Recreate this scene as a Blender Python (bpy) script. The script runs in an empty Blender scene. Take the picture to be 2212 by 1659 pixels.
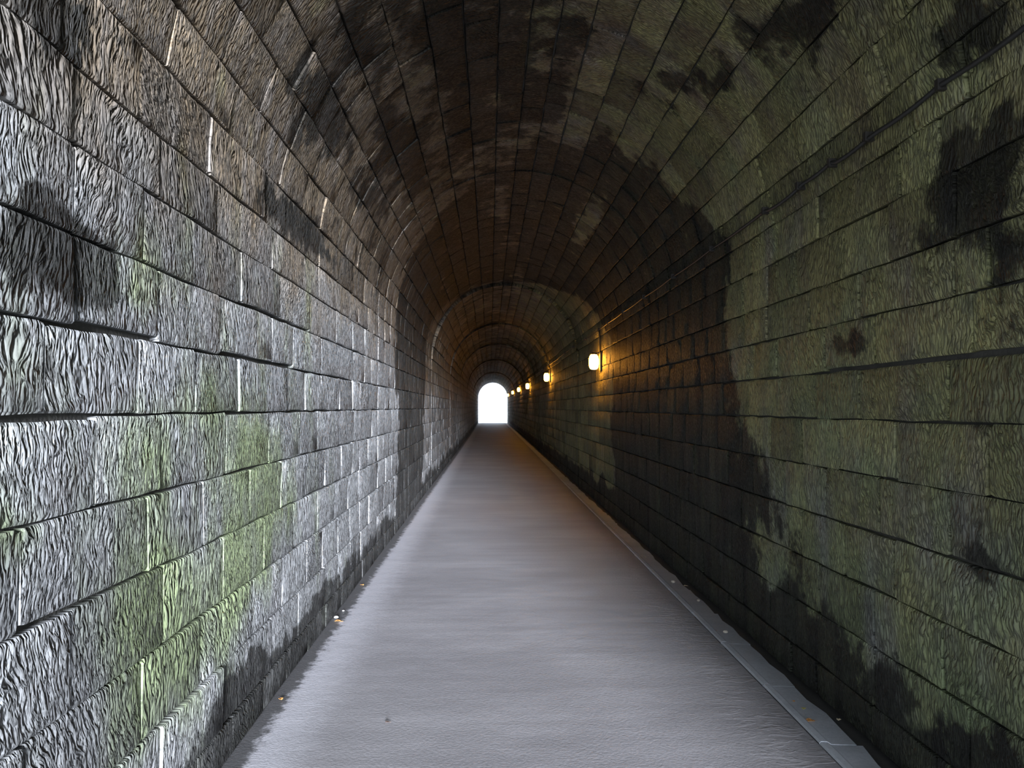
import bpy, math, random
from mathutils import Vector, noise as mn

# ------------------------------------------------------------------ camera, sky, fill light, exposure
sc = bpy.context.scene
COL = sc.collection
F, VX, VY = 1800.0, 1058.0, 880.0          # focal length in pixels of the 2212 x 1659 frame, vanishing point
EYE = 1.6
cam_d = bpy.data.cameras.new('camera'); cam = bpy.data.objects.new('camera', cam_d); COL.objects.link(cam)
cam_d.sensor_width = 36.0; cam_d.lens = F / 2212 * 36; cam_d.clip_start = 0.05; cam_d.clip_end = 400
cam.location = (0, 0, EYE)
yaw = math.atan((1106 - VX) / F); pitch = math.atan((VY - 829.5) / F)
cam.rotation_euler = (math.pi / 2 + pitch, 0, -yaw)
sc.camera = cam

world = bpy.data.worlds.new('sky'); sc.world = world; world.use_nodes = True
bg = world.node_tree.nodes['Background']
bg.inputs[0].default_value = (0.74, 0.85, 1.0, 1); bg.inputs[1].default_value = 1.18

fill_sun_d = bpy.data.lights.new('fill_sun', 'SUN'); fill_sun = bpy.data.objects.new('fill_sun', fill_sun_d); COL.objects.link(fill_sun)  # added light: low soft sun behind the camera carries daylight deep inside
fill_sun_d.energy = 9.8; fill_sun_d.color = (0.86, 0.90, 1.0); fill_sun_d.angle = math.radians(11)
fill_sun.rotation_euler = Vector((-math.tan(math.radians(6.2)), 1.0, -math.tan(math.radians(6.5)))).to_track_quat('-Z', 'Y').to_euler()
fill_sun.location = (3, -10, 6)

vs = sc.view_settings
sc.display_settings.display_device = 'sRGB'
vs.view_transform = 'Standard'; vs.look = 'None'; vs.gamma = 1.0; vs.use_curve_mapping = False
vs.exposure = 1.7
sc.cycles.sample_clamp_indirect = 4.0; sc.cycles.sample_clamp_direct = 9.0; sc.cycles.adaptive_threshold = 0.02; sc.cycles.max_bounces = 7; sc.cycles.diffuse_bounces = 5

random.seed(7)

# ------------------------------------------------------------------ tunnel profile
XL, XR = -1.19, 1.816
RAD = (XR - XL) / 2; CX = (XL + XR) / 2
SPR = 1.05                                  # springing above the eye
ZS = EYE + SPR
ARC = math.pi * RAD
S0, S1 = -ZS, ARC + ZS                      # floor left ... floor right
T0, T1 = -1.2, 86.0

def P(s, t, d=0.0):
    """Point of the lining: s runs over the profile (0 = left springing), t along the tunnel, d towards the inside."""
    if s <= 0: return Vector((XL + d, t, ZS + s))
    if s >= ARC: return Vector((XR - d, t, ZS - (s - ARC)))
    a = math.pi - s / RAD
    return Vector((CX + (RAD - d) * math.cos(a), t, ZS + (RAD - d) * math.sin(a)))

def s_of(dx, dy):
    """Profile parameter met by the direction (dx, dy) out of the eye line."""
    if dx < 0 and dy / dx * XL <= SPR: return dy / dx * XL - SPR
    if dx > 0 and dy / dx * XR <= SPR: return ARC + SPR - dy / dx * XR
    a = dx*dx + dy*dy; b = -2*(dx*CX + dy*SPR); c = CX*CX + SPR*SPR - RAD*RAD
    k = (-b + math.sqrt(b*b - 4*a*c)) / (2*a)
    return RAD * (math.pi - math.atan2(k*dy - SPR, k*dx - CX))

def measured(px, py):
    """Place on the lining of a spot measured in the photograph."""
    dx, dy = px - VX, (VY + 2) - py
    s = s_of(dx, dy); p = P(s, 0)
    t = F * (p.x / dx if abs(dx) > abs(dy) else (p.z - EYE) / dy)
    return t, s

# ------------------------------------------------------------------ node helpers
def new_mat(name):
    m = bpy.data.materials.new(name); m.use_nodes = True
    nt = m.node_tree
    return m, nt, nt.nodes['Principled BSDF']

def N(nt, kind, **kw):
    n = nt.nodes.new(kind)
    for k, v in kw.items():
        if k in n.inputs: n.inputs[k].default_value = v
        else: setattr(n, k, v)
    return n

def noise(nt, vec, scale, detail=3.0, rough=0.55, dist=0.0, dims='3D'):
    n = N(nt, 'ShaderNodeTexNoise', Scale=scale, Detail=detail, Roughness=rough, Distortion=dist, noise_dimensions=dims)
    nt.links.new(vec, n.inputs['Vector']); return n.outputs['Fac']

def ramp(nt, v, lo, hi, a=0.0, b=1.0, smooth=True):
    n = N(nt, 'ShaderNodeMapRange'); n.interpolation_type = 'SMOOTHSTEP' if smooth else 'LINEAR'
    for i, x in enumerate((lo, hi, a, b)): n.inputs[i + 1].default_value = x
    nt.links.new(v, n.inputs[0]); return n.outputs[0]

def math_(nt, op, a, b=None, c=None):
    n = N(nt, 'ShaderNodeMath', operation=op)
    for i, x in enumerate((a, b, c)):
        if x is None: continue
        if isinstance(x, (int, float)): n.inputs[i].default_value = x
        else: nt.links.new(x, n.inputs[i])
    return n.outputs[0]

def mix(nt, f, a, b, mode='MIX'):
    n = N(nt, 'ShaderNodeMix', data_type='RGBA', blend_type=mode)
    for i, x in ((0, f), (6, a), (7, b)):
        if isinstance(x, (int, float)): n.inputs[i].default_value = x
        elif isinstance(x, tuple): n.inputs[i].default_value = (*x, 1)
        else: nt.links.new(x, n.inputs[i])
    return n.outputs[2]

def scaled(nt, vec, s, rot=(0, 0, 0)):
    n = N(nt, 'ShaderNodeMapping'); n.inputs['Scale'].default_value = s; n.inputs['Rotation'].default_value = rot
    nt.links.new(vec, n.inputs['Vector']); return n.outputs[0]

def bump(nt, h, dist, strength=1.0, prev=None):
    n = N(nt, 'ShaderNodeBump', Strength=strength, Distance=dist); nt.links.new(h, n.inputs['Height'])
    if prev is not None: nt.links.new(prev, n.inputs['Normal'])
    return n.outputs[0]

# ------------------------------------------------------------------ materials
def stone_material():
    m, nt, bs = new_mat('tooled_sandstone')
    pos = N(nt, 'ShaderNodeNewGeometry').outputs['Position']
    grain = N(nt, 'ShaderNodeUVMap', uv_map='grain').outputs[0]
    att = N(nt, 'ShaderNodeAttribute', attribute_name='wear_dark')
    sep = N(nt, 'ShaderNodeSeparateColor'); nt.links.new(att.outputs['Color'], sep.inputs[0])
    stain_a, moss_a, warm_a = sep.outputs; tone_a = att.outputs['Alpha']
    # furrows left by the mason's pick: long wavering ridges in the direction of the grain map
    wob = noise(nt, grain, 5.0, 2.0)
    wv = N(nt, 'ShaderNodeCombineXYZ'); nt.links.new(math_(nt, 'MULTIPLY', wob, 0.10), wv.inputs[0])
    add = N(nt, 'ShaderNodeVectorMath', operation='ADD'); nt.links.new(grain, add.inputs[0]); nt.links.new(wv.outputs[0], add.inputs[1])
    g = add.outputs[0]
    f1 = noise(nt, scaled(nt, g, (34, 12, 1)), 1.0, 2.0, 0.5, 0.5, '2D')
    f2 = noise(nt, scaled(nt, g, (95, 34, 1)), 1.0, 1.5, 0.5, 0.3, '2D')
    vn = N(nt, 'ShaderNodeTexVoronoi', feature='DISTANCE_TO_EDGE', voronoi_dimensions='2D', Scale=1.0, Randomness=1.0)
    dd = N(nt, 'ShaderNodeVectorMath', operation='ADD')
    nt.links.new(scaled(nt, g, (54, 18, 1)), dd.inputs[0])
    dc = N(nt, 'ShaderNodeCombineXYZ'); nt.links.new(math_(nt, 'MULTIPLY', f1, 1.6), dc.inputs[0]); nt.links.new(math_(nt, 'MULTIPLY', f2, 0.8), dc.inputs[1])
    nt.links.new(dc.outputs[0], dd.inputs[1]); nt.links.new(dd.outputs[0], vn.inputs['Vector'])
    ridg = ramp(nt, vn.outputs['Distance'], 0.0, 0.30, 0.0, 1.0)
    # the pick bit deeper in some places than in others
    depth = ramp(nt, noise(nt, pos, 5.0, 2.0), 0.35, 0.6, 0.35, 1.0)
    ridg = math_(nt, 'MULTIPLY', ridg, depth)
    furrow = math_(nt, 'ADD', math_(nt, 'MULTIPLY', ridg, 0.5), math_(nt, 'MULTIPLY', f2, 0.35))
    furrow = math_(nt, 'ADD', furrow, math_(nt, 'MULTIPLY', f1, 0.75))
    rough_n = noise(nt, pos, 38.0, 4.0, 0.65)
    coarse = noise(nt, pos, 7.0, 3.0, 0.6)
    # stains and dark patches with ragged edges
    rag = noise(nt, pos, 4.2, 5.0, 0.68)
    st = math_(nt, 'ADD', stain_a, math_(nt, 'MULTIPLY', math_(nt, 'SUBTRACT', rag, 0.5), 1.7))
    st = ramp(nt, st, 0.42, 0.68)
    drip = noise(nt, scaled(nt, pos, (7, 7, 0.8)), 1.0, 4.0, 0.6)
    stv = math_(nt, 'MULTIPLY', st, ramp(nt, drip, 0.25, 0.75, 1.0, 0.82))
    mossn = noise(nt, scaled(nt, pos, (3.2, 3.2, 1.4)), 1.0, 4.0, 0.6)
    ms = math_(nt, 'ADD', moss_a, math_(nt, 'MULTIPLY', math_(nt, 'SUBTRACT', mossn, 0.5), 1.3))
    ms = ramp(nt, ms, 0.30, 0.85)
    wn = noise(nt, pos, 1.7, 3.0, 0.6)
    wr = ramp(nt, math_(nt, 'ADD', warm_a, math_(nt, 'MULTIPLY', math_(nt, 'SUBTRACT', wn, 0.5), 0.9)), 0.2, 0.8)
    c = mix(nt, wr, (0.25, 0.258, 0.262), (0.17, 0.13, 0.085))
    c = mix(nt, ramp(nt, drip, 0.45, 0.75, 0.0, 0.35), c, (0.36, 0.35, 0.36))
    c = mix(nt, ms, c, mix(nt, wr, (0.20, 0.245, 0.13), (0.31, 0.295, 0.13)))
    # furrows coloured darker, fading out towards the ridges
    c = mix(nt, ramp(nt, furrow, 0.45, 0.82, 0.6, 0.0), c, (0.045, 0.045, 0.042))
    c = mix(nt, stv, c, (0.013, 0.013, 0.011))
    tn = N(nt, 'ShaderNodeHueSaturation'); nt.links.new(c, tn.inputs['Color'])
    nt.links.new(math_(nt, 'MULTIPLY', tone_a, ramp(nt, coarse, 0.2, 0.8, 0.78, 1.2, False)), tn.inputs['Value'])
    nt.links.new(tn.outputs[0], bs.inputs['Base Color'])
    bs.inputs['Specular IOR Level'].default_value = 0.22
    nt.links.new(ramp(nt, rough_n, 0.3, 0.7, 0.5, 0.8), bs.inputs['Roughness'])
    crumb = math_(nt, 'MULTIPLY', rough_n, ramp(nt, st, 0, 1, 0.35, 1.4))
    hgt = math_(nt, 'MULTIPLY_ADD', coarse, 0.015, math_(nt, 'MULTIPLY', furrow, 0.029))
    hgt = math_(nt, 'MULTIPLY_ADD', crumb, 0.006, hgt)
    b = bump(nt, hgt, 1.0, 1.0)
    nt.links.new(b, bs.inputs['Normal'])
    return m

def mortar_material():
    m, nt, bs = new_mat('old_mortar')
    pos = N(nt, 'ShaderNodeNewGeometry').outputs['Position']
    n = noise(nt, pos, 9.0, 4.0)
    nt.links.new(mix(nt, n, (0.03, 0.03, 0.027), (0.10, 0.097, 0.088)), bs.inputs['Base Color'])
    bs.inputs['Roughness'].default_value = 0.9
    nt.links.new(bump(nt, noise(nt, pos, 60, 3), 0.004), bs.inputs['Normal'])
    return m

def concrete_material(name, base, dark, path=False):
    m, nt, bs = new_mat(name)
    pos = N(nt, 'ShaderNodeNewGeometry').outputs['Position']
    sx = N(nt, 'ShaderNodeSeparateXYZ'); nt.links.new(pos, sx.inputs[0]); X = sx.outputs[0]
    big = noise(nt, scaled(nt, pos, (0.8, 1.1, 1)), 1.0, 3.0, 0.5)
    band = noise(nt, scaled(nt, pos, (0.5, 7.0, 1)), 1.0, 3.0, 0.6)
    fine = noise(nt, pos, 55.0, 4.0, 0.7)
    c = mix(nt, ramp(nt, big, 0.35, 0.7), dark, base)
    c = mix(nt, ramp(nt, band, 0.4, 0.65, 0.0, 0.18), c, tuple(v * 0.6 for v in dark))
    c = mix(nt, ramp(nt, fine, 0.35, 0.65, 0.22, 0.0), c, tuple(v * 0.45 for v in dark))
    if path:
        edge = noise(nt, pos, 13.0, 5.0, 0.7)
        lx = math_(nt, 'ADD', X, math_(nt, 'MULTIPLY', math_(nt, 'SUBTRACT', edge, 0.5), 0.22))
        # pale bloom of lime dust along the left edge, black dirt right against the wall
        c = mix(nt, ramp(nt, lx, -1.06, -0.72, 0.55, 0.0), c, (0.50, 0.50, 0.54))
        c = mix(nt, ramp(nt, lx, -1.13, -1.07, 0.9, 0.0), c, (0.05, 0.05, 0.05))
        c = mix(nt, ramp(nt, lx, 1.36, 1.56, 0.0, 0.35), c, (0.13, 0.13, 0.14))
    nt.links.new(c, bs.inputs['Base Color'])
    bs.inputs['Roughness'].default_value = 0.62; bs.inputs['Specular IOR Level'].default_value = 0.3
    b = bump(nt, noise(nt, pos, 3.0, 3.0), 0.008, 0.5)
    if path:   # crumbled surface beside the channel and puckered skin in the foreground
        cr = noise(nt, scaled(nt, pos, (6, 16, 1)), 1.0, 4.0, 0.6, 1.2)
        msk = ramp(nt, X, 1.1, 1.5)
        b = bump(nt, math_(nt, 'MULTIPLY', ramp(nt, cr, 0.5, 0.62), msk), 0.002, 1.0, b)
    b = bump(nt, fine, 0.003, 0.7, b)
    nt.links.new(b, bs.inputs['Normal'])
    return m

def plain(name, col, rough=0.6, metal=0.0, var=0.3):
    m, nt, bs = new_mat(name)
    pos = N(nt, 'ShaderNodeNewGeometry').outputs['Position']
    n = noise(nt, pos, 40.0, 3.0)
    nt.links.new(mix(nt, n, tuple(v * (1 - var) for v in col), tuple(min(1, v * (1 + var)) for v in col)), bs.inputs['Base Color'])
    bs.inputs['Roughness'].default_value = rough; bs.inputs['Metallic'].default_value = metal
    return m

M_STONE = stone_material()
M_MORTAR = mortar_material()
M_PATH = concrete_material('path_concrete', (0.29, 0.283, 0.295), (0.238, 0.232, 0.243), True)
M_CHAN = concrete_material('channel_concrete', (0.45, 0.48, 0.52), (0.35, 0.375, 0.41))
M_DIRT = plain('black_silt', (0.035, 0.035, 0.033), 0.85)
M_GRAVEL = plain('pale_gravel', (0.55, 0.53, 0.5), 0.9, 0, 0.15)
M_METAL = plain('dark_iron', (0.05, 0.045, 0.04), 0.55, 0.6)
M_CABLE = plain('black_cable', (0.018, 0.018, 0.017), 0.5)
M_GLASS, _nt, _b = new_mat('sodium_lit_glass')
_b.inputs['Base Color'].default_value = (0.9, 0.6, 0.3, 1)
_b.inputs['Emission Color'].default_value = (1.0, 0.40, 0.045, 1); _b.inputs['Emission Strength'].default_value = 34.0
M_LEAF = plain('dry_leaf', (0.42, 0.2, 0.06), 0.7)
M_LEAF_PALE = plain('bleached_leaf', (0.6, 0.52, 0.36), 0.7)
M_LEAF_GREEN = plain('yellow_green_leaf', (0.45, 0.42, 0.12), 0.7)
M_PAPER = plain('white_scrap', (0.6, 0.6, 0.6), 0.6, 0, 0.05)
M_PEB = plain('pale_pebble', (0.5, 0.45, 0.38), 0.8)

# ------------------------------------------------------------------ wear and darkening of the lining (measured as places on it)
def smooth(a, b, x):
    x = max(0.0, min(1.0, (x - a) / (b - a))); return x * x * (3 - 2 * x)

def table(xs, ys, x):
    if x <= xs[0]: return ys[0]
    for i in range(1, len(xs)):
        if x <= xs[i]:
            k = (x - xs[i-1]) / (xs[i] - xs[i-1]); return ys[i-1] + k * (ys[i] - ys[i-1])
    return ys[-1]

def blob(px, py, rx, ry, w):
    t, s = measured(px, py)
    ta, _ = measured(px - rx, py); tb, _ = measured(px + rx, py)
    ta2, sa = measured(px, py - ry); tb2, sb = measured(px, py + ry)
    ht = max(abs(ta - tb), abs(ta2 - tb2)) / 2; hs = max(abs(sa - sb) / 2, 0.1)
    return t, s, max(ht, 0.12), hs, w

DARK = [blob(*b) for b in (  # dark spots; those by the right edge darken it broadly
    (130, 60, 55, 55, 1.3), (40, 40, 40, 40, .4), (170, 540, 120, 80, .85), (210, 620, 70, 45, .9), (60, 600, 70, 70, .6), (70, 250, 60, 50, .45),
    (130, 800, 35, 60, .75), (110, 680, 30, 60, .3), (260, 360, 60, 50, .35), (60, 470, 50, 50, .35), (430, 540, 25, 30, .4), (590, 480, 60, 60, .45),
    (680, 540, 60, 60, .5), (1846, 745, 50, 35, .95), (2120, 420, 130, 130, .8), (2190, 560, 60, 90, .6), (2050, 330, 60, 40, .4), (2180, 700, 50, 50, .85), (2020, 560, 40, 50, .6), (2150, 1190, 60, 50, .35),
    (2105, 1205, 22, 22, .6), (1962, 1415, 16, 22, .6), (2180, 250, 70, 90, .7), (1640, 60, 90, 90, .6), (1560, 170, 60, 50, .7), (1470, 150, 50, 60, .5),
    (2130, 60, 100, 90, .75), (700, 230, 70, 70, .7), (780, 90, 90, 90, .55), (640, 270, 40, 50, .4), (840, 290, 80, 70, .55), (960, 60, 60, 60, .7),
    (1000, 240, 70, 60, .9), (1030, 110, 50, 70, .55), (1110, 130, 50, 60, .5), (1190, 210, 50, 40, .7), (1240, 60, 50, 50, .5), (1380, 170, 30, 20, .3),
    (780, 400, 90, 60, .4), (890, 340, 60, 60, .45), (1300, 300, 90, 40, .6), (1170, 330, 120, 60, .5), (1960, 800, 40, 40, .3), (2030, 920, 60, 40, .35),
    (1700, 1130, 50, 60, .55), (1720, 1240, 60, 60, .5), (2140, 920, 40, 40, .45), (1760, 20, 60, 40, .6))]
MOSS = [blob(*b) for b in (
    (335, 1000, 60, 120, .45), (340, 1320, 70, 120, .65), (300, 640, 60, 60, .35), (340, 560, 50, 70, .3), (520, 1200, 70, 90, .5), (560, 1000, 60, 80, .35), (60, 1110, 90, 80, .25),
    (40, 1180, 60, 80, .35), (400, 1460, 90, 80, .4), (450, 880, 90, 60, .2), (560, 960, 30, 60, .35), (1150, 60, 90, 80, .3), (500, 230, 60, 70, .25), (520, 1290, 80, 60, .3), (600, 1100, 60, 60, .3))]
CLEAN = [blob(*b) for b in ((1270, 480, 90, 40, .9), (1080, 440, 70, 40, .5), (1120, 590, 80, 20, .35), (1610, 620, 25, 70, .8), (1560, 440, 40, 60, .7), (960, 620, 30, 30, .3), (1105, 520, 60, 25, .35))]

def gauss(bl, t, s):
    v = 0.0
    for bt, bs, ht, hs, w in bl:
        a = ((t - bt) / ht) ** 2 + ((s - bs) / hs) ** 2
        if a < 6: v += w * math.exp(-a * 0.9)
    return v

SK = [S0, -1.0, 0.0, ARC*0.22, ARC*0.5, ARC*0.72, ARC*0.88, ARC, ARC+1.2, S1]
def wear_dark(s, t):
    # one broad black run of soot and seepage crosses the lining; it starts nearer on the right
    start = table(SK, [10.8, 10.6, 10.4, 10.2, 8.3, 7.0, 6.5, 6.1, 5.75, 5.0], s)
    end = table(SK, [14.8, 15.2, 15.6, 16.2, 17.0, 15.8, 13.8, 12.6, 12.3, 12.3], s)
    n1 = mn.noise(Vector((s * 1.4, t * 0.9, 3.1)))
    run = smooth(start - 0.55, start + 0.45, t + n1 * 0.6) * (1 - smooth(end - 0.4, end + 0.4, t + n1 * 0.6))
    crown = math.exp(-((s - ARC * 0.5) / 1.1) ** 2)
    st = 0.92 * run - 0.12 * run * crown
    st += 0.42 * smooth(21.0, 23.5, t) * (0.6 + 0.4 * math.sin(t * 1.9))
    # crown is blotched all over
    if 0 < s < ARC: st = max(st, 0.34 - 0.16 * smooth(ARC * 0.5, ARC * 0.62, s) + 0.30 * math.exp(-((s - ARC * 0.44) / 0.9) ** 2) + 0.25 * n1)
    # rising damp at the foot of both walls
    zl = s - S0; zr = S1 - s
    st = max(st, 0.85 * (1 - smooth(0.22, 0.46, zl + 0.25 * mn.noise(Vector((t * 1.1, 0, 0))))))
    st = max(st, 0.85 * (1 - smooth(0.34, 0.56, zr + 0.2 * mn.noise(Vector((t * 1.3, 5, 0))))))
    st += gauss(DARK, t, s) - gauss(CLEAN, t, s)
    left = 1 - smooth(0.2, ARC * 0.35, s)
    right = smooth(ARC * 0.45, ARC * 0.8, s)
    moss = left * (0.34 - 0.2 * smooth(-0.5, 0.5, s) + gauss(MOSS, t, s)) * (1 - smooth(5, 9, t)) + right * 0.72 + (1 - left) * (1 - right) * (0.32 + gauss(MOSS, t, s))
    warm = table([S0, -1.0, 0.3, ARC*0.2, ARC*0.5, ARC*0.9, ARC + .6, S1], [0.05, 0.15, 0.8, 1.0, 0.8, 0.65, 0.6, 0.3], s)
    warm += 0.25 * smooth(9, 16, t)
    return max(0, min(1, st)), max(0, min(1, moss)), max(0, min(1, warm))

# ------------------------------------------------------------------ stones
RINGS = [8.9, 13.2, 17.0, 21.0, 25.0, 28.5, 33, 38, 44, 51, 60, 70]
STEP = [0.0, 0.006, 0.0, 0.06, 0.01, 0.055, 0.012, 0.05, 0.01, 0.05, 0.01, 0.05, 0.02]
def section(t, s=None):
    i = sum(t >= r - 0.01 for r in RINGS)
    k = 1.0 if s is None else 0.08 + 0.92 * smooth(-0.3, 0.5, s) * smooth(-0.3, 0.5, ARC - s)
    return STEP[i] * k

LEFT = [-1.2, -.965, -.725, -.485, -.255, -.02, .195, .416, .634, .826, 1.05, 1.29, 1.61, 2.03, 2.65, 3.74, 6.1, 15]
RIGHT = [-.78, -.625, -.475, -.327, -.18, -.033, .105, .24, .365, .51, .645, .785, .945, 1.13, 1.385, 1.67, 2.1, 2.71, 3.74, 5.55, 9.5, 44]
COURSE = [S0] + [s_of(-1, r) for r in LEFT] + [s_of(1, r) for r in RIGHT[::-1]] + [S1]
KNOWN_L = {1: [362, 490, 593, 650, 705], 2: [78, 322, 442, 552, 615, 668], 3: [174, 365, 491, 577, 638, 690], 4: [65, 329, 448, 546, 612, 660, 705, 740],
           5: [221, 356, 495, 586, 649, 689, 733, 765], 6: [110, 308, 427, 519, 620, 662, 696, 735], 7: [166, 347, 480, 591, 635, 696, 766],
           8: [166, 315, 524, 606, 670, 728, 763], 9: [156, 347, 469, 590, 690], 10: [304, 452, 569, 690, 728], 11: [100, 370, 500, 610]}
KNOWN_R = {1: [1719, 1892], 2: [1772, 1892, 2044], 3: [1735, 1829, 1937, 2120], 4: [1788, 1906, 2061], 5: [1820, 1943, 2149], 6: [1768, 1865, 2062],
           7: [1790, 1902, 2118], 8: [1756, 1867, 2079, 2158], 9: [1729, 1836, 1937, 2085], 10: [1779, 1962], 11: [1675, 1821]}

def joints(i):
    rnd = random.Random(100 + i)
    nC = len(COURSE) - 1; sm = (COURSE[i] + COURSE[i+1]) / 2
    known = []
    if i in KNOWN_L: known = sorted(F * P(sm, 0).x / (px - VX) for px in KNOWN_L[i])
    j = nC - 1 - i
    if j in KNOWN_R: known = sorted(F * P(sm, 0).x / (px - VX) for px in KNOWN_R[j])
    out = [T0]
    t = T0 + rnd.uniform(0.25, 0.6)
    first = known[0] if known else 1e9
    while t < T1 - 0.3:
        if known and t > first - 0.3 and t < known[-1]:
            for k in known:
                if k - out[-1] > 0.12: out.append(k)
            t = known[-1] + rnd.uniform(0.42, 0.8)
            continue
        nr = [r for r in RINGS if out[-1] + 0.2 < r < t + 0.25]
        if nr and t > 8: t = nr[0]
        out.append(t)
        t += rnd.choice((rnd.uniform(0.36, 0.6), rnd.uniform(0.5, 0.78), rnd.uniform(0.45, 0.65)))
    out.append(T1)
    return out

def open_joint(i, s0, s1, t0, t1):
    """Places where the bed joint has washed out and gapes."""
    tm = (t0 + t1) / 2; j = NC - 1 - i
    if i == 7 and (2.45 < tm < 3.1 or 3.9 < tm < 4.9): s0 += 0.016
    if i == 8 and 4.2 < tm < 5.4: s0 += 0.010
    if i == 5 and 1.2 < tm < 2.6: s1 -= 0.010
    if i == 4 and 2.4 < tm < 3.2: s0 += 0.012
    if j == 7 and 2.6 < tm < 4.6: s1 -= 0.015
    if j == 4 and 2.6 < tm < 4.2: s1 -= 0.006
    return s0, s1

def stone_data(i, s0, s1, t0, t1, rnd, far=False):
    """Vertices, faces, uv, wear of one block: dressed face with arris, and sides running back into the wall."""
    gap = rnd.uniform(0.0008, 0.002) if s1 < 1.2 else rnd.uniform(0.003, 0.0065); gs = rnd.uniform(0.003, 0.0065)
    in_vault = 0.1 < (s0 + s1) / 2 < ARC - 0.1
    s0, s1 = open_joint(i, s0, s1, t0, t1)
    proud = section((t0 + t1) / 2, (s0 + s1) / 2) + rnd.gauss(0, 0.0012 if not in_vault else 0.005)*(1 if t0 < 9 else 0.5)
    if rnd.random() < 0.07 and t0 < 9: proud += rnd.uniform(0.003, 0.010)
    proud = max(proud, section((t0 + t1) / 2, (s0 + s1) / 2) - 0.003)
    if far: us = [0, 0.5, 1]; vs_ = [0, 0.5, 1]
    else:   us = [0, 0.03, 0.35, 0.65, 0.97, 1]; vs_ = [0, 0.035, 0.5, 0.965, 1]
    tilt_t = rnd.gauss(0, 0.001); tilt_s = rnd.gauss(0, 0.002)
    corner = {(a, b): (rnd.uniform(0.004, 0.014) if rnd.random() < 0.4 else 0.002) for a in (0, 1) for b in (0, 1)}
    ang = rnd.gauss(-0.12, 0.28) if not in_vault else rnd.gauss(0.0, 0.3)
    ox, oy = rnd.uniform(0, 50), rnd.uniform(0, 50)
    tone = rnd.uniform(0.74, 1.14) if s0 < 1.2 else rnd.uniform(0.62, 1.12)
    gk = rnd.uniform(0.55, 0.95) if s0 < 1.5 else rnd.uniform(0.75, 1.15)
    if rnd.random() < 0.08: tone *= 0.7
    vts, uv, wr = [], [], []
    wt0, wt1, ws0, ws1 = t0 + gap, t1 - gap, s0 + gs, s1 - gs
    def add(s, t, d):
        vts.append(P(s, t, d))
        a, b = t - t0, s - s0
        uv.append((ox + gk * (a * math.cos(ang) - b * math.sin(ang)), oy + gk * (a * math.sin(ang) + b * math.cos(ang))))
        w = wear_dark(s, t); wr.append((*w, tone * (0.35 if d < -0.03 else 1)))  # shade painted into block sides so joint edges look less bright
    nu, nv = len(us), len(vs_)
    for b, v in enumerate(vs_):
        for a, u in enumerate(us):
            t = wt0 + u * (wt1 - wt0); s = ws0 + v * (ws1 - ws0)
            edge = a in (0, nu-1) or b in (0, nv-1)
            d = proud + tilt_t * (u - .5) * 2 + tilt_s * (v - .5) * 2
            if edge:
                if not far:
                    d -= rnd.uniform(0.003, 0.006) if b in (0, nv-1) else rnd.uniform(0.0003, 0.0013)
                    if a in (0, nu-1) and 0 < b < nv-1: t += rnd.uniform(-.002, .007) * (1 if a == 0 else -1)
                    if b in (0, nv-1) and 0 < a < nu-1: s += rnd.uniform(-.005, .005)
                    if a in (0, nu-1) and b in (0, nv-1):
                        c = corner[(int(a > 0), int(b > 0))]
                        t += c if a == 0 else -c; s += c if b == 0 else -c
            else:
                d += rnd.gauss(0, 0.0005)
            add(s, t, d)
    faces, flat = [], []
    for b in range(nv - 1):
        for a in range(nu - 1):
            k = b * nu + a; faces.append((k, k + 1, k + nu + 1, k + nu)); flat.append(not far and (a in (0, nu-2) or b in (0, nv-2)))
    ring = [a for a in range(nu)] + [b * nu + nu - 1 for b in range(1, nv)] + [(nv-1) * nu + a for a in range(nu - 2, -1, -1)] + [b * nu for b in range(nv - 2, 0, -1)]
    base = len(vts)
    for k in ring:
        a, b = k % nu, k // nu
        add(ws0 + vs_[b] * (ws1 - ws0), wt0 + us[a] * (wt1 - wt0), -0.05)
    L = len(ring)
    for q in range(L):
        faces.append((ring[q], base + q, base + (q + 1) % L, ring[(q + 1) % L])); flat.append(True)
    faces = [f[::-1] for f in faces]
    return vts, faces, flat, uv, wr

def make_mesh(name, vts, faces, flat, uv, wr, origin):
    me = bpy.data.meshes.new(name)
    me.from_pydata([v - origin for v in vts], [], faces)
    n = len(me.loops); vi = [0] * n; me.loops.foreach_get('vertex_index', vi)
    ul = me.uv_layers.new(name='grain'); flatuv = [0.0] * (2 * n)
    for k, v in enumerate(vi): flatuv[2*k], flatuv[2*k+1] = uv[v]
    ul.data.foreach_set('uv', flatuv)
    ca = me.color_attributes.new('wear_dark', 'FLOAT_COLOR', 'POINT')
    ca.data.foreach_set('color', [c for w in wr for c in w])
    me.polygons.foreach_set('use_smooth', [not f for f in flat])
    me.materials.append(M_STONE)
    return me

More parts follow.
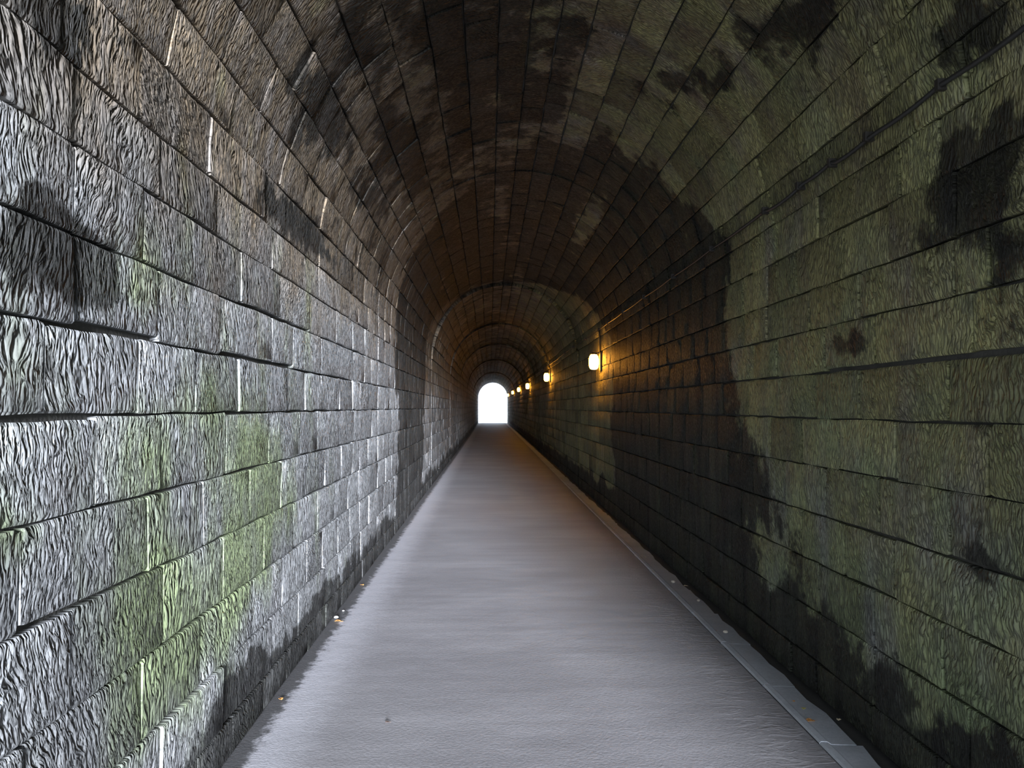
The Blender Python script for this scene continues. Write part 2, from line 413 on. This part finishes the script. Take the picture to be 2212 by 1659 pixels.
def shell(name, sa, sb, label):
    """Mortar bed and core of the lining behind the blocks."""
    n = max(2, int((sb - sa) / 0.12)); ts = [T0] + RINGS + [T1]
    ts = sorted(set([T0, T1] + RINGS)); vts, faces = [], []
    for t in ts:
        for k in range(n + 1):
            vts.append(P(sa + (sb - sa) * k / n, t, -0.030))
        for k in range(n + 1):
            vts.append(P(sa + (sb - sa) * k / n, t, -0.6))
    w = 2 * (n + 1)
    for a in range(len(ts) - 1):
        o = a * w
        for k in range(n):
            faces.append((o + k + w, o + k + 1 + w, o + k + 1, o + k)[::1])
            q = o + n + 1 + k; faces.append((q, q + 1, q + 1 + w, q + w))
        faces.append((o, o + n + 1, o + n + 1 + w, o + w)); faces.append((o + n + w, o + 2*n + 1 + w, o + 2*n + 1, o + n))
    for o, rev in ((0, 1), ((len(ts) - 1) * w, 0)):
        for k in range(n):
            f = (o + k, o + k + 1, o + n + 2 + k, o + n + 1 + k); faces.append(f[::-1] if rev else f)
    me = bpy.data.meshes.new(name); me.from_pydata(vts, [], faces); me.materials.append(M_MORTAR)
    o = bpy.data.objects.new(name, me); COL.objects.link(o); o['kind'] = 'structure'; o['label'] = label
    return o

NC = len(COURSE) - 1
IL, IR = 12, NC - 13                        # the first courses of the vault and the last
walls = {
    'wall_left': (0, IL, 'left tunnel wall of grey green tooled stone blocks in level courses'),
    'ceiling': (IL, IR, 'barrel vault of blackened brown and olive stone blocks over the path'),
    'wall_right': (IR, NC, 'dim olive right tunnel wall of stone blocks behind the lamps and cable')}

def seen_area(s0, s1, t0, t1):
    if t1 < 0.8: return 0
    xs, ys = [], []
    for s in (s0, s1):
        for t in (max(t0, 0.8), t1):
            p = P(s, t); xs.append(VX + F * p.x / p.y); ys.append(VY - F * (p.z - EYE) / p.y)
    x0, x1, y0, y1 = max(0, min(xs)), min(2212, max(xs)), max(0, min(ys)), min(1659, max(ys))
    full = abs((xs[0]-xs[3]) * (ys[1]-ys[2]) - (xs[1]-xs[2]) * (ys[0]-ys[3])) / 2
    box = max(1e-6, (max(xs) - min(xs)) * (max(ys) - min(ys)))
    return full * max(0, x1 - x0) * max(0, y1 - y0) / box

for wname, (ia, ib, lab) in walls.items():
    root = shell(wname, COURSE[ia], COURSE[ib], lab)
    cells = []
    for i in range(ia, ib):
        js = joints(i)
        for t0, t1 in zip(js, js[1:]):
            cells.append((seen_area(COURSE[i], COURSE[i+1], t0, t1), i, t0, t1))
    cells.sort(key=lambda c: -c[0])
    single = [c for c in cells[:298] if c[0] > 25]
    rest = cells[len(single):]
    for _, i, t0, t1 in single:
        rnd = random.Random(int(i * 1000 + t0 * 37))
        d = stone_data(i, COURSE[i], COURSE[i+1], t0, t1, rnd)
        org = P((COURSE[i] + COURSE[i+1]) / 2, (t0 + t1) / 2)
        o = bpy.data.objects.new('stone_block', make_mesh('stone_block', *d, org))
        o.location = org; COL.objects.link(o); o.parent = root
    V, Fc, Fl, U, W = [], [], [], [], []
    for _, i, t0, t1 in rest:
        rnd = random.Random(int(i * 1000 + t0 * 37))
        v, f, fl, u, w = stone_data(i, COURSE[i], COURSE[i+1], t0, t1, rnd, far=(t0 > 30 or t1 < 1.0))
        k = len(V); V += v; Fc += [tuple(x + k for x in q) for q in f]; Fl += fl; U += u; W += w
    o = bpy.data.objects.new('distant_blocks', make_mesh('distant_blocks', V, Fc, Fl, U, W, Vector((0, 0, 0))))
    COL.objects.link(o); o.parent = root; o['kind'] = 'stuff'

# ------------------------------------------------------------------ mesh helpers
class MB:
    def __init__(s): s.v, s.f = [], []
    def add(s, v, f):
        k = len(s.v); s.v += [Vector(p) for p in v]; s.f += [tuple(i + k for i in q) for q in f]; return s
    def box(s, x0, x1, y0, y1, z0, z1):
        return s.add([(x0,y0,z0),(x1,y0,z0),(x1,y1,z0),(x0,y1,z0),(x0,y0,z1),(x1,y0,z1),(x1,y1,z1),(x0,y1,z1)],
                     [(0,3,2,1),(4,5,6,7),(0,1,5,4),(1,2,6,5),(2,3,7,6),(3,0,4,7)])
    def tube(s, pts, r, n=8):
        pts = [Vector(p) for p in pts]; vs, fs = [], []
        for i, p in enumerate(pts):
            d = (pts[min(i+1, len(pts)-1)] - pts[max(i-1, 0)]).normalized()
            a = d.orthogonal() if abs(d.z) > .9 else d.cross(Vector((0,0,1)))
            a.normalize(); b = d.cross(a)
            rr = r[i] if isinstance(r, (list, tuple)) else r
            vs += [p + a * rr * math.cos(2*math.pi*k/n) + b * rr * math.sin(2*math.pi*k/n) for k in range(n)]
        for i in range(len(pts) - 1):
            for k in range(n): fs.append((i*n+k, i*n+(k+1)%n, (i+1)*n+(k+1)%n, (i+1)*n+k))
        fs.append(tuple(range(n))[::-1]); fs.append(tuple((len(pts)-1)*n + k for k in range(n)))
        return s.add(vs, fs)
    def build(s, name, mat, parent=None, loc=(0,0,0), smooth=False):
        me = bpy.data.meshes.new(name); me.from_pydata(s.v, [], s.f); me.materials.append(mat)
        if smooth: me.polygons.foreach_set('use_smooth', [len(p) == 4 for p in s.f])
        o = bpy.data.objects.new(name, me); COL.objects.link(o); o.location = loc; o.parent = parent
        return o

def tag(o, label=None, cat=None, group=None, kind=None):
    for k, v in (('label', label), ('category', cat), ('group', group), ('kind', kind)):
        if v: o[k] = v
    return o

# ------------------------------------------------------------------ floor
KX0, KX1 = 1.565, 1.765                    # drainage channel along the right wall
b = MB()
nx, ny = 14, 90
xs = [XL - 0.03 + (KX0 - XL + 0.03) * k / nx for k in range(nx + 1)]
ys = [T0 + (T1 - T0) * (k / ny) ** 1.8 for k in range(ny + 1)]
gv = []
for y in ys:
    for x in xs:
        gv.append((x, y, 0.003 * mn.noise(Vector((x * 1.3, y * 0.8, 0))) - 0.004 * smooth(1.3, 1.56, x)))
nf = [(r*(nx+1)+c, r*(nx+1)+c+1, (r+1)*(nx+1)+c+1, (r+1)*(nx+1)+c) for r in range(ny) for c in range(nx)]
b.add(gv, nf)
b.box(XL - 0.6, KX0 - 0.001, T0, T1, -0.4, -0.03)
b.add([(KX0, T0, 0), (KX0, T1, 0), (KX0, T1, -.05), (KX0, T0, -.05)], [(0, 1, 2, 3)])
floor = b.build('floor', M_PATH, smooth=True)
tag(floor, 'smooth pale grey concrete path running down the tunnel to the bright exit', kind='structure')
bed = MB().box(KX0, XR + 0.6, T0, T1, -0.4, -0.028).build('silt_bed', M_DIRT, floor)
t = 0.6; k = 0
cuts = [0.6, 1.45, 2.3, 3.12, 3.97, 4.80, 5.66, 6.5]
while cuts[-1] < 84: cuts.append(cuts[-1] + 0.85)
protos = {}
for a, c in zip(cuts, cuts[1:]):
    rnd = random.Random(int(a * 100)); e0 = [KX1 + rnd.uniform(-.02, .012) for _ in range(5)]
    v = []
    L = c - a - 0.006
    for q in range(5):
        y = L * q / 4
        v += [(KX0 + 0.004, y, 0.000), (KX0 + 0.012, y, 0.010), (KX0 + 0.042, y, 0.009), (KX0 + 0.062, y, -0.004), (e0[q], y, -0.009), (e0[q] + .004, y, -0.03), (KX0 + 0.004, y, -0.03)]
    f = [(q*7+j, q*7+j+1, q*7+8+j, q*7+7+j) for q in range(4) for j in range(5)] + [(6,5,4,3,2,1,0), (28,29,30,31,32,33,34)]
    o = MB().add(v, f).build('channel_slab', M_CHAN, floor, (0, a + 0.003, rnd.uniform(-.0015, .0015)))

# ground outside both mouths
g = MB().box(-40, 40, T1 + 0.01, 130, -0.5, -0.02).build('ground_far', M_GRAVEL); tag(g, 'bright ground outside the far end of the tunnel', kind='structure')
g = MB().box(-20, 20, -25, T0 - 0.01, -0.5, -0.02).build('ground_near', M_GRAVEL); tag(g, 'ground outside the near tunnel mouth', kind='structure')

# ------------------------------------------------------------------ lamps
LAMPS = [(13.5, 0.74, 'nearest and largest glowing orange lamp high on the right wall'),
         (24.8, 0.90, 'second nearest glowing orange lamp on the right wall, with a cable drop above'),
         (37.3, 0.95, 'third glowing orange lamp from the near end, half as big as the second'),
         (48.8, 1.04, 'fourth orange lamp from the near end, small, above the middle of the row'),
         (61.7, 1.10, 'fifth orange lamp from the near end, second closest to the bright exit'),
         (77.5, 1.15, 'farthest orange lamp, touching the right edge of the bright exit')]
S_CAB = s_of(1, 0.705)
zc = P(S_CAB, 0).z
def lamp(t, up, label):
    z = EYE + up; off = section(t, ARC + 0.3)
    root = bpy.data.objects.new('wall_lamp', None); COL.objects.link(root); root.location = (XR - off, t, z)
    tag(root, label, 'lamp', 'sodium lamps along the right wall')
    MB().box(-0.035, 0.01, -0.10, 0.10, -0.15, 0.15).build('back_plate', M_METAL, root)
    # glass jar: rounded body bulging off the plate
    prof = [(-0.125, 0.03), (-0.115, 0.055), (-0.09, 0.072), (-0.04, 0.08), (0.04, 0.08), (0.09, 0.07), (0.115, 0.05), (0.125, 0.03)]
    MB().tube([(-0.125, 0, h) for h, r in prof], [r for h, r in prof], 16).build('glass_jar', M_GLASS, root, smooth=True)
    MB().tube([(-0.125, 0, 0.120), (-0.125, 0, 0.135), (-0.125, 0, 0.150)], [0.062, 0.05, 0.02], 14).build('cap', M_METAL, root, smooth=True)
    MB().box(-0.14, -0.02, -0.02, 0.02, 0.133, 0.150).build('bracket', M_METAL, root)
    for sgn in (-1, 1):
        MB().tube([(-0.035, sgn*0.086, 0.06), (-0.12, sgn*0.088, 0.06), (-0.215, sgn*0.03, 0.06)], 0.0035, 5).build('guard_wire', M_METAL, root)
        MB().tube([(-0.035, sgn*0.086, -0.06), (-0.12, sgn*0.088, -0.06), (-0.215, sgn*0.03, -0.06)], 0.0035, 5).build('guard_wire', M_METAL, root)
    MB().tube([(-0.02, 0, 0.14), (-0.025, 0, max(0.2, zc - z - 0.1)), (-0.04, 0, max(0.22, zc - z))], 0.011, 6).build('conduit', M_METAL, root, smooth=True)
for L in LAMPS: lamp(*L)

# ------------------------------------------------------------------ cable with clips
clips = [0.4, 1.6, 2.5, 3.2, 3.83, 4.25, 4.70, 5.3, 6.6, 8.0, 9.5, 11.0, 12.4, 13.5]
while clips[-1] < 78: clips.append(clips[-1] + 1.9)
pts = []
for a, c in zip(clips, clips[1:]):
    n = 6
    for q in range(n):
        u = q / n; sag = (0.022 if a < 5 else 0.006) * (c - a) * 4 * u * (1 - u)
        pts.append(P(S_CAB + sag + (0.006 if a < 5 else 0.0) * math.sin(a * 7), a + (c - a) * u, 0.030 + max(0, section(a + (c-a)*u, S_CAB))))
cab = bpy.data.objects.new('power_cable', None); COL.objects.link(cab); cab.location = P(S_CAB, 3.2)
tag(cab, 'long thin black cable sagging between clips high along the right wall', 'cable')
MB().tube([p - cab.location for p in pts], [0.011 if p.y < 6 else 0.008 for p in pts], 7).build('sheath', M_CABLE, cab, smooth=True)
for c in clips[:-1]:
    q = P(S_CAB, c, 0.0 + max(0, section(c, S_CAB)))
    MB().box(-0.045, 0.03, -0.012, 0.012, -0.022, 0.022).build('clip', M_METAL, cab, q - cab.location)

# ------------------------------------------------------------------ litter on the floor
def floor_at(px, py):
    y = F * EYE / (py - VY - 2); return (px - VX) * y / F, y

def litter(kind, px, py, size, mat, label, cat, rz, group=None):
    x, y = floor_at(px, py); x = min(max(x, XL + .03), XR - .02)
    z = 0.002 if x < KX0 else (-0.008 if x > KX0 + .06 else 0.010)
    if x < KX0: z += 0.003 * mn.noise(Vector((x * 1.3, y * 0.8, 0)))
    rnd = random.Random(int(px)); b = MB()
    if kind == 'leaf':
        n = 7; top, bot = [], []
        for q in range(n):
            u = q / (n - 1); w = 0.36 * math.sin(math.pi * u ** 0.8) * (1 + 0.25 * (q % 2)); h = 0.12 * math.sin(u * 3 + rnd.random())
            for sgn, lst in ((-1, top), (0, bot), (1, bot)): pass
            top += [(u - .5, -w, 0.10 + h), (u - .5, 0, 0.02 + h * .4), (u - .5, w, 0.08 + h)]
        v = [(a * size, c * size, max(0, d) * size) for a, c, d in top]; v2 = [(a, c, d + 0.0012) for a, c, d in v]
        m_ = len(v); f = []
        for q in range(n - 1):
            for j in range(2):
                k0 = q*3 + j
                f.append((k0, k0+1, k0+4, k0+3)[::-1]); f.append((m_+k0, m_+k0+1, m_+k0+4, m_+k0+3))
            for j in (0, 2):
                k0 = q*3 + j; f.append((k0, k0+3, m_+k0+3, m_+k0))
        b.add(v + v2, f)
        b.tube([(.5*size, 0, .03*size), (.75*size, .05*size, .05*size)], 0.001, 4)
    else:
        bands = 5; v = []; f = []
        for q in range(bands + 1):
            th = math.pi * q / bands
            for k in range(8):
                r = math.sin(th) * (1 + rnd.uniform(-.12, .12)); v.append((0.5*size*r*math.cos(k*math.pi/4), 0.38*size*r*math.sin(k*math.pi/4), size*(0.26 - 0.27*math.cos(math.pi - th)*-1)))
        f = [(q*8+k, q*8+(k+1)%8, (q+1)*8+(k+1)%8, (q+1)*8+k) for q in range(bands) for k in range(8)]
        b.add(v, f)
    o = b.build({'leaf': 'fallen_leaf', 'pebble': 'pebble', 'scrap': 'paper_scrap'}[kind], mat, None, (x, y, z + .001))
    o.rotation_euler.z = rz; tag(o, label, cat, group)

litter('leaf', 1751, 1557, .050, M_LEAF, 'curled orange brown leaf in the channel, nearest the camera', 'leaf', .2)
litter('leaf', 1736, 1530, .030, M_LEAF_GREEN, 'yellow green leaf scrap in the channel just beyond the orange leaf', 'leaf', 1.2)
litter('leaf', 1713, 1514, .022, M_LEAF, 'tiny brown leaf bit in the channel beyond the yellow green scrap', 'leaf', 2.2)
litter('pebble', 1567, 1367, .040, M_PEB, 'pale pebble in the channel beside a small brown leaf', 'pebble', .3)
litter('leaf', 1546, 1362, .026, M_LEAF, 'small brown leaf just left of the pale pebble in the channel', 'leaf', 1.0)
litter('pebble', 1509, 1299, .036, M_PEB, 'pale pebble in the channel, midway between the other two channel pebbles', 'pebble', 1.3)
litter('pebble', 1454, 1259, .046, M_PEB, 'pale pebble on the lip of the channel, farthest of the channel pebbles', 'pebble', 2.3)
litter('leaf', 1481, 1266, .034, M_LEAF_PALE, 'bleached leaf at the wall side of the channel beside the farthest pebble', 'leaf', .1)
litter('leaf', 1823, 1554, .028, M_LEAF_PALE, 'pale flake standing in for a white glint in the black silt at the foot of the right wall', 'leaf', .9)  # leaf mesh in pale colour put in as a glint
litter('leaf', 1395, 1204, .030, M_LEAF_PALE, 'pale leaf in the channel well beyond the pebbles', 'leaf', .9)
litter('leaf', 1330, 1142, .034, M_LEAF, 'brown leaf at the channel, farthest of the litter on the right', 'leaf', 1.9)
litter('leaf', 735, 1340, .050, M_LEAF, 'orange leaf on the path just nearer than the white scrap at the left wall', 'leaf', .1)
litter('scrap', 728, 1333, .036, M_PAPER, 'small white paper scrap on the path close to the left wall', 'paper', .4)
litter('scrap', 746, 1318, .018, M_PAPER, 'tiny white paper speck beyond the larger white scrap by the left wall', 'paper', .4)
litter('leaf', 615, 1503, .030, M_LEAF, 'orange leaf bit on the path, nearest litter to the left wall in the foreground', 'leaf', 2.0)
litter('leaf', 786, 1263, .034, M_LEAF, 'brown leaf by the left wall, farthest litter along that side', 'leaf', 2.4)
litter('leaf', 841, 1554, .024, plain('dark_leaf', (0.08, 0.055, 0.045), 0.7), 'dark leaf alone on the open path in the foreground', 'leaf', .2)
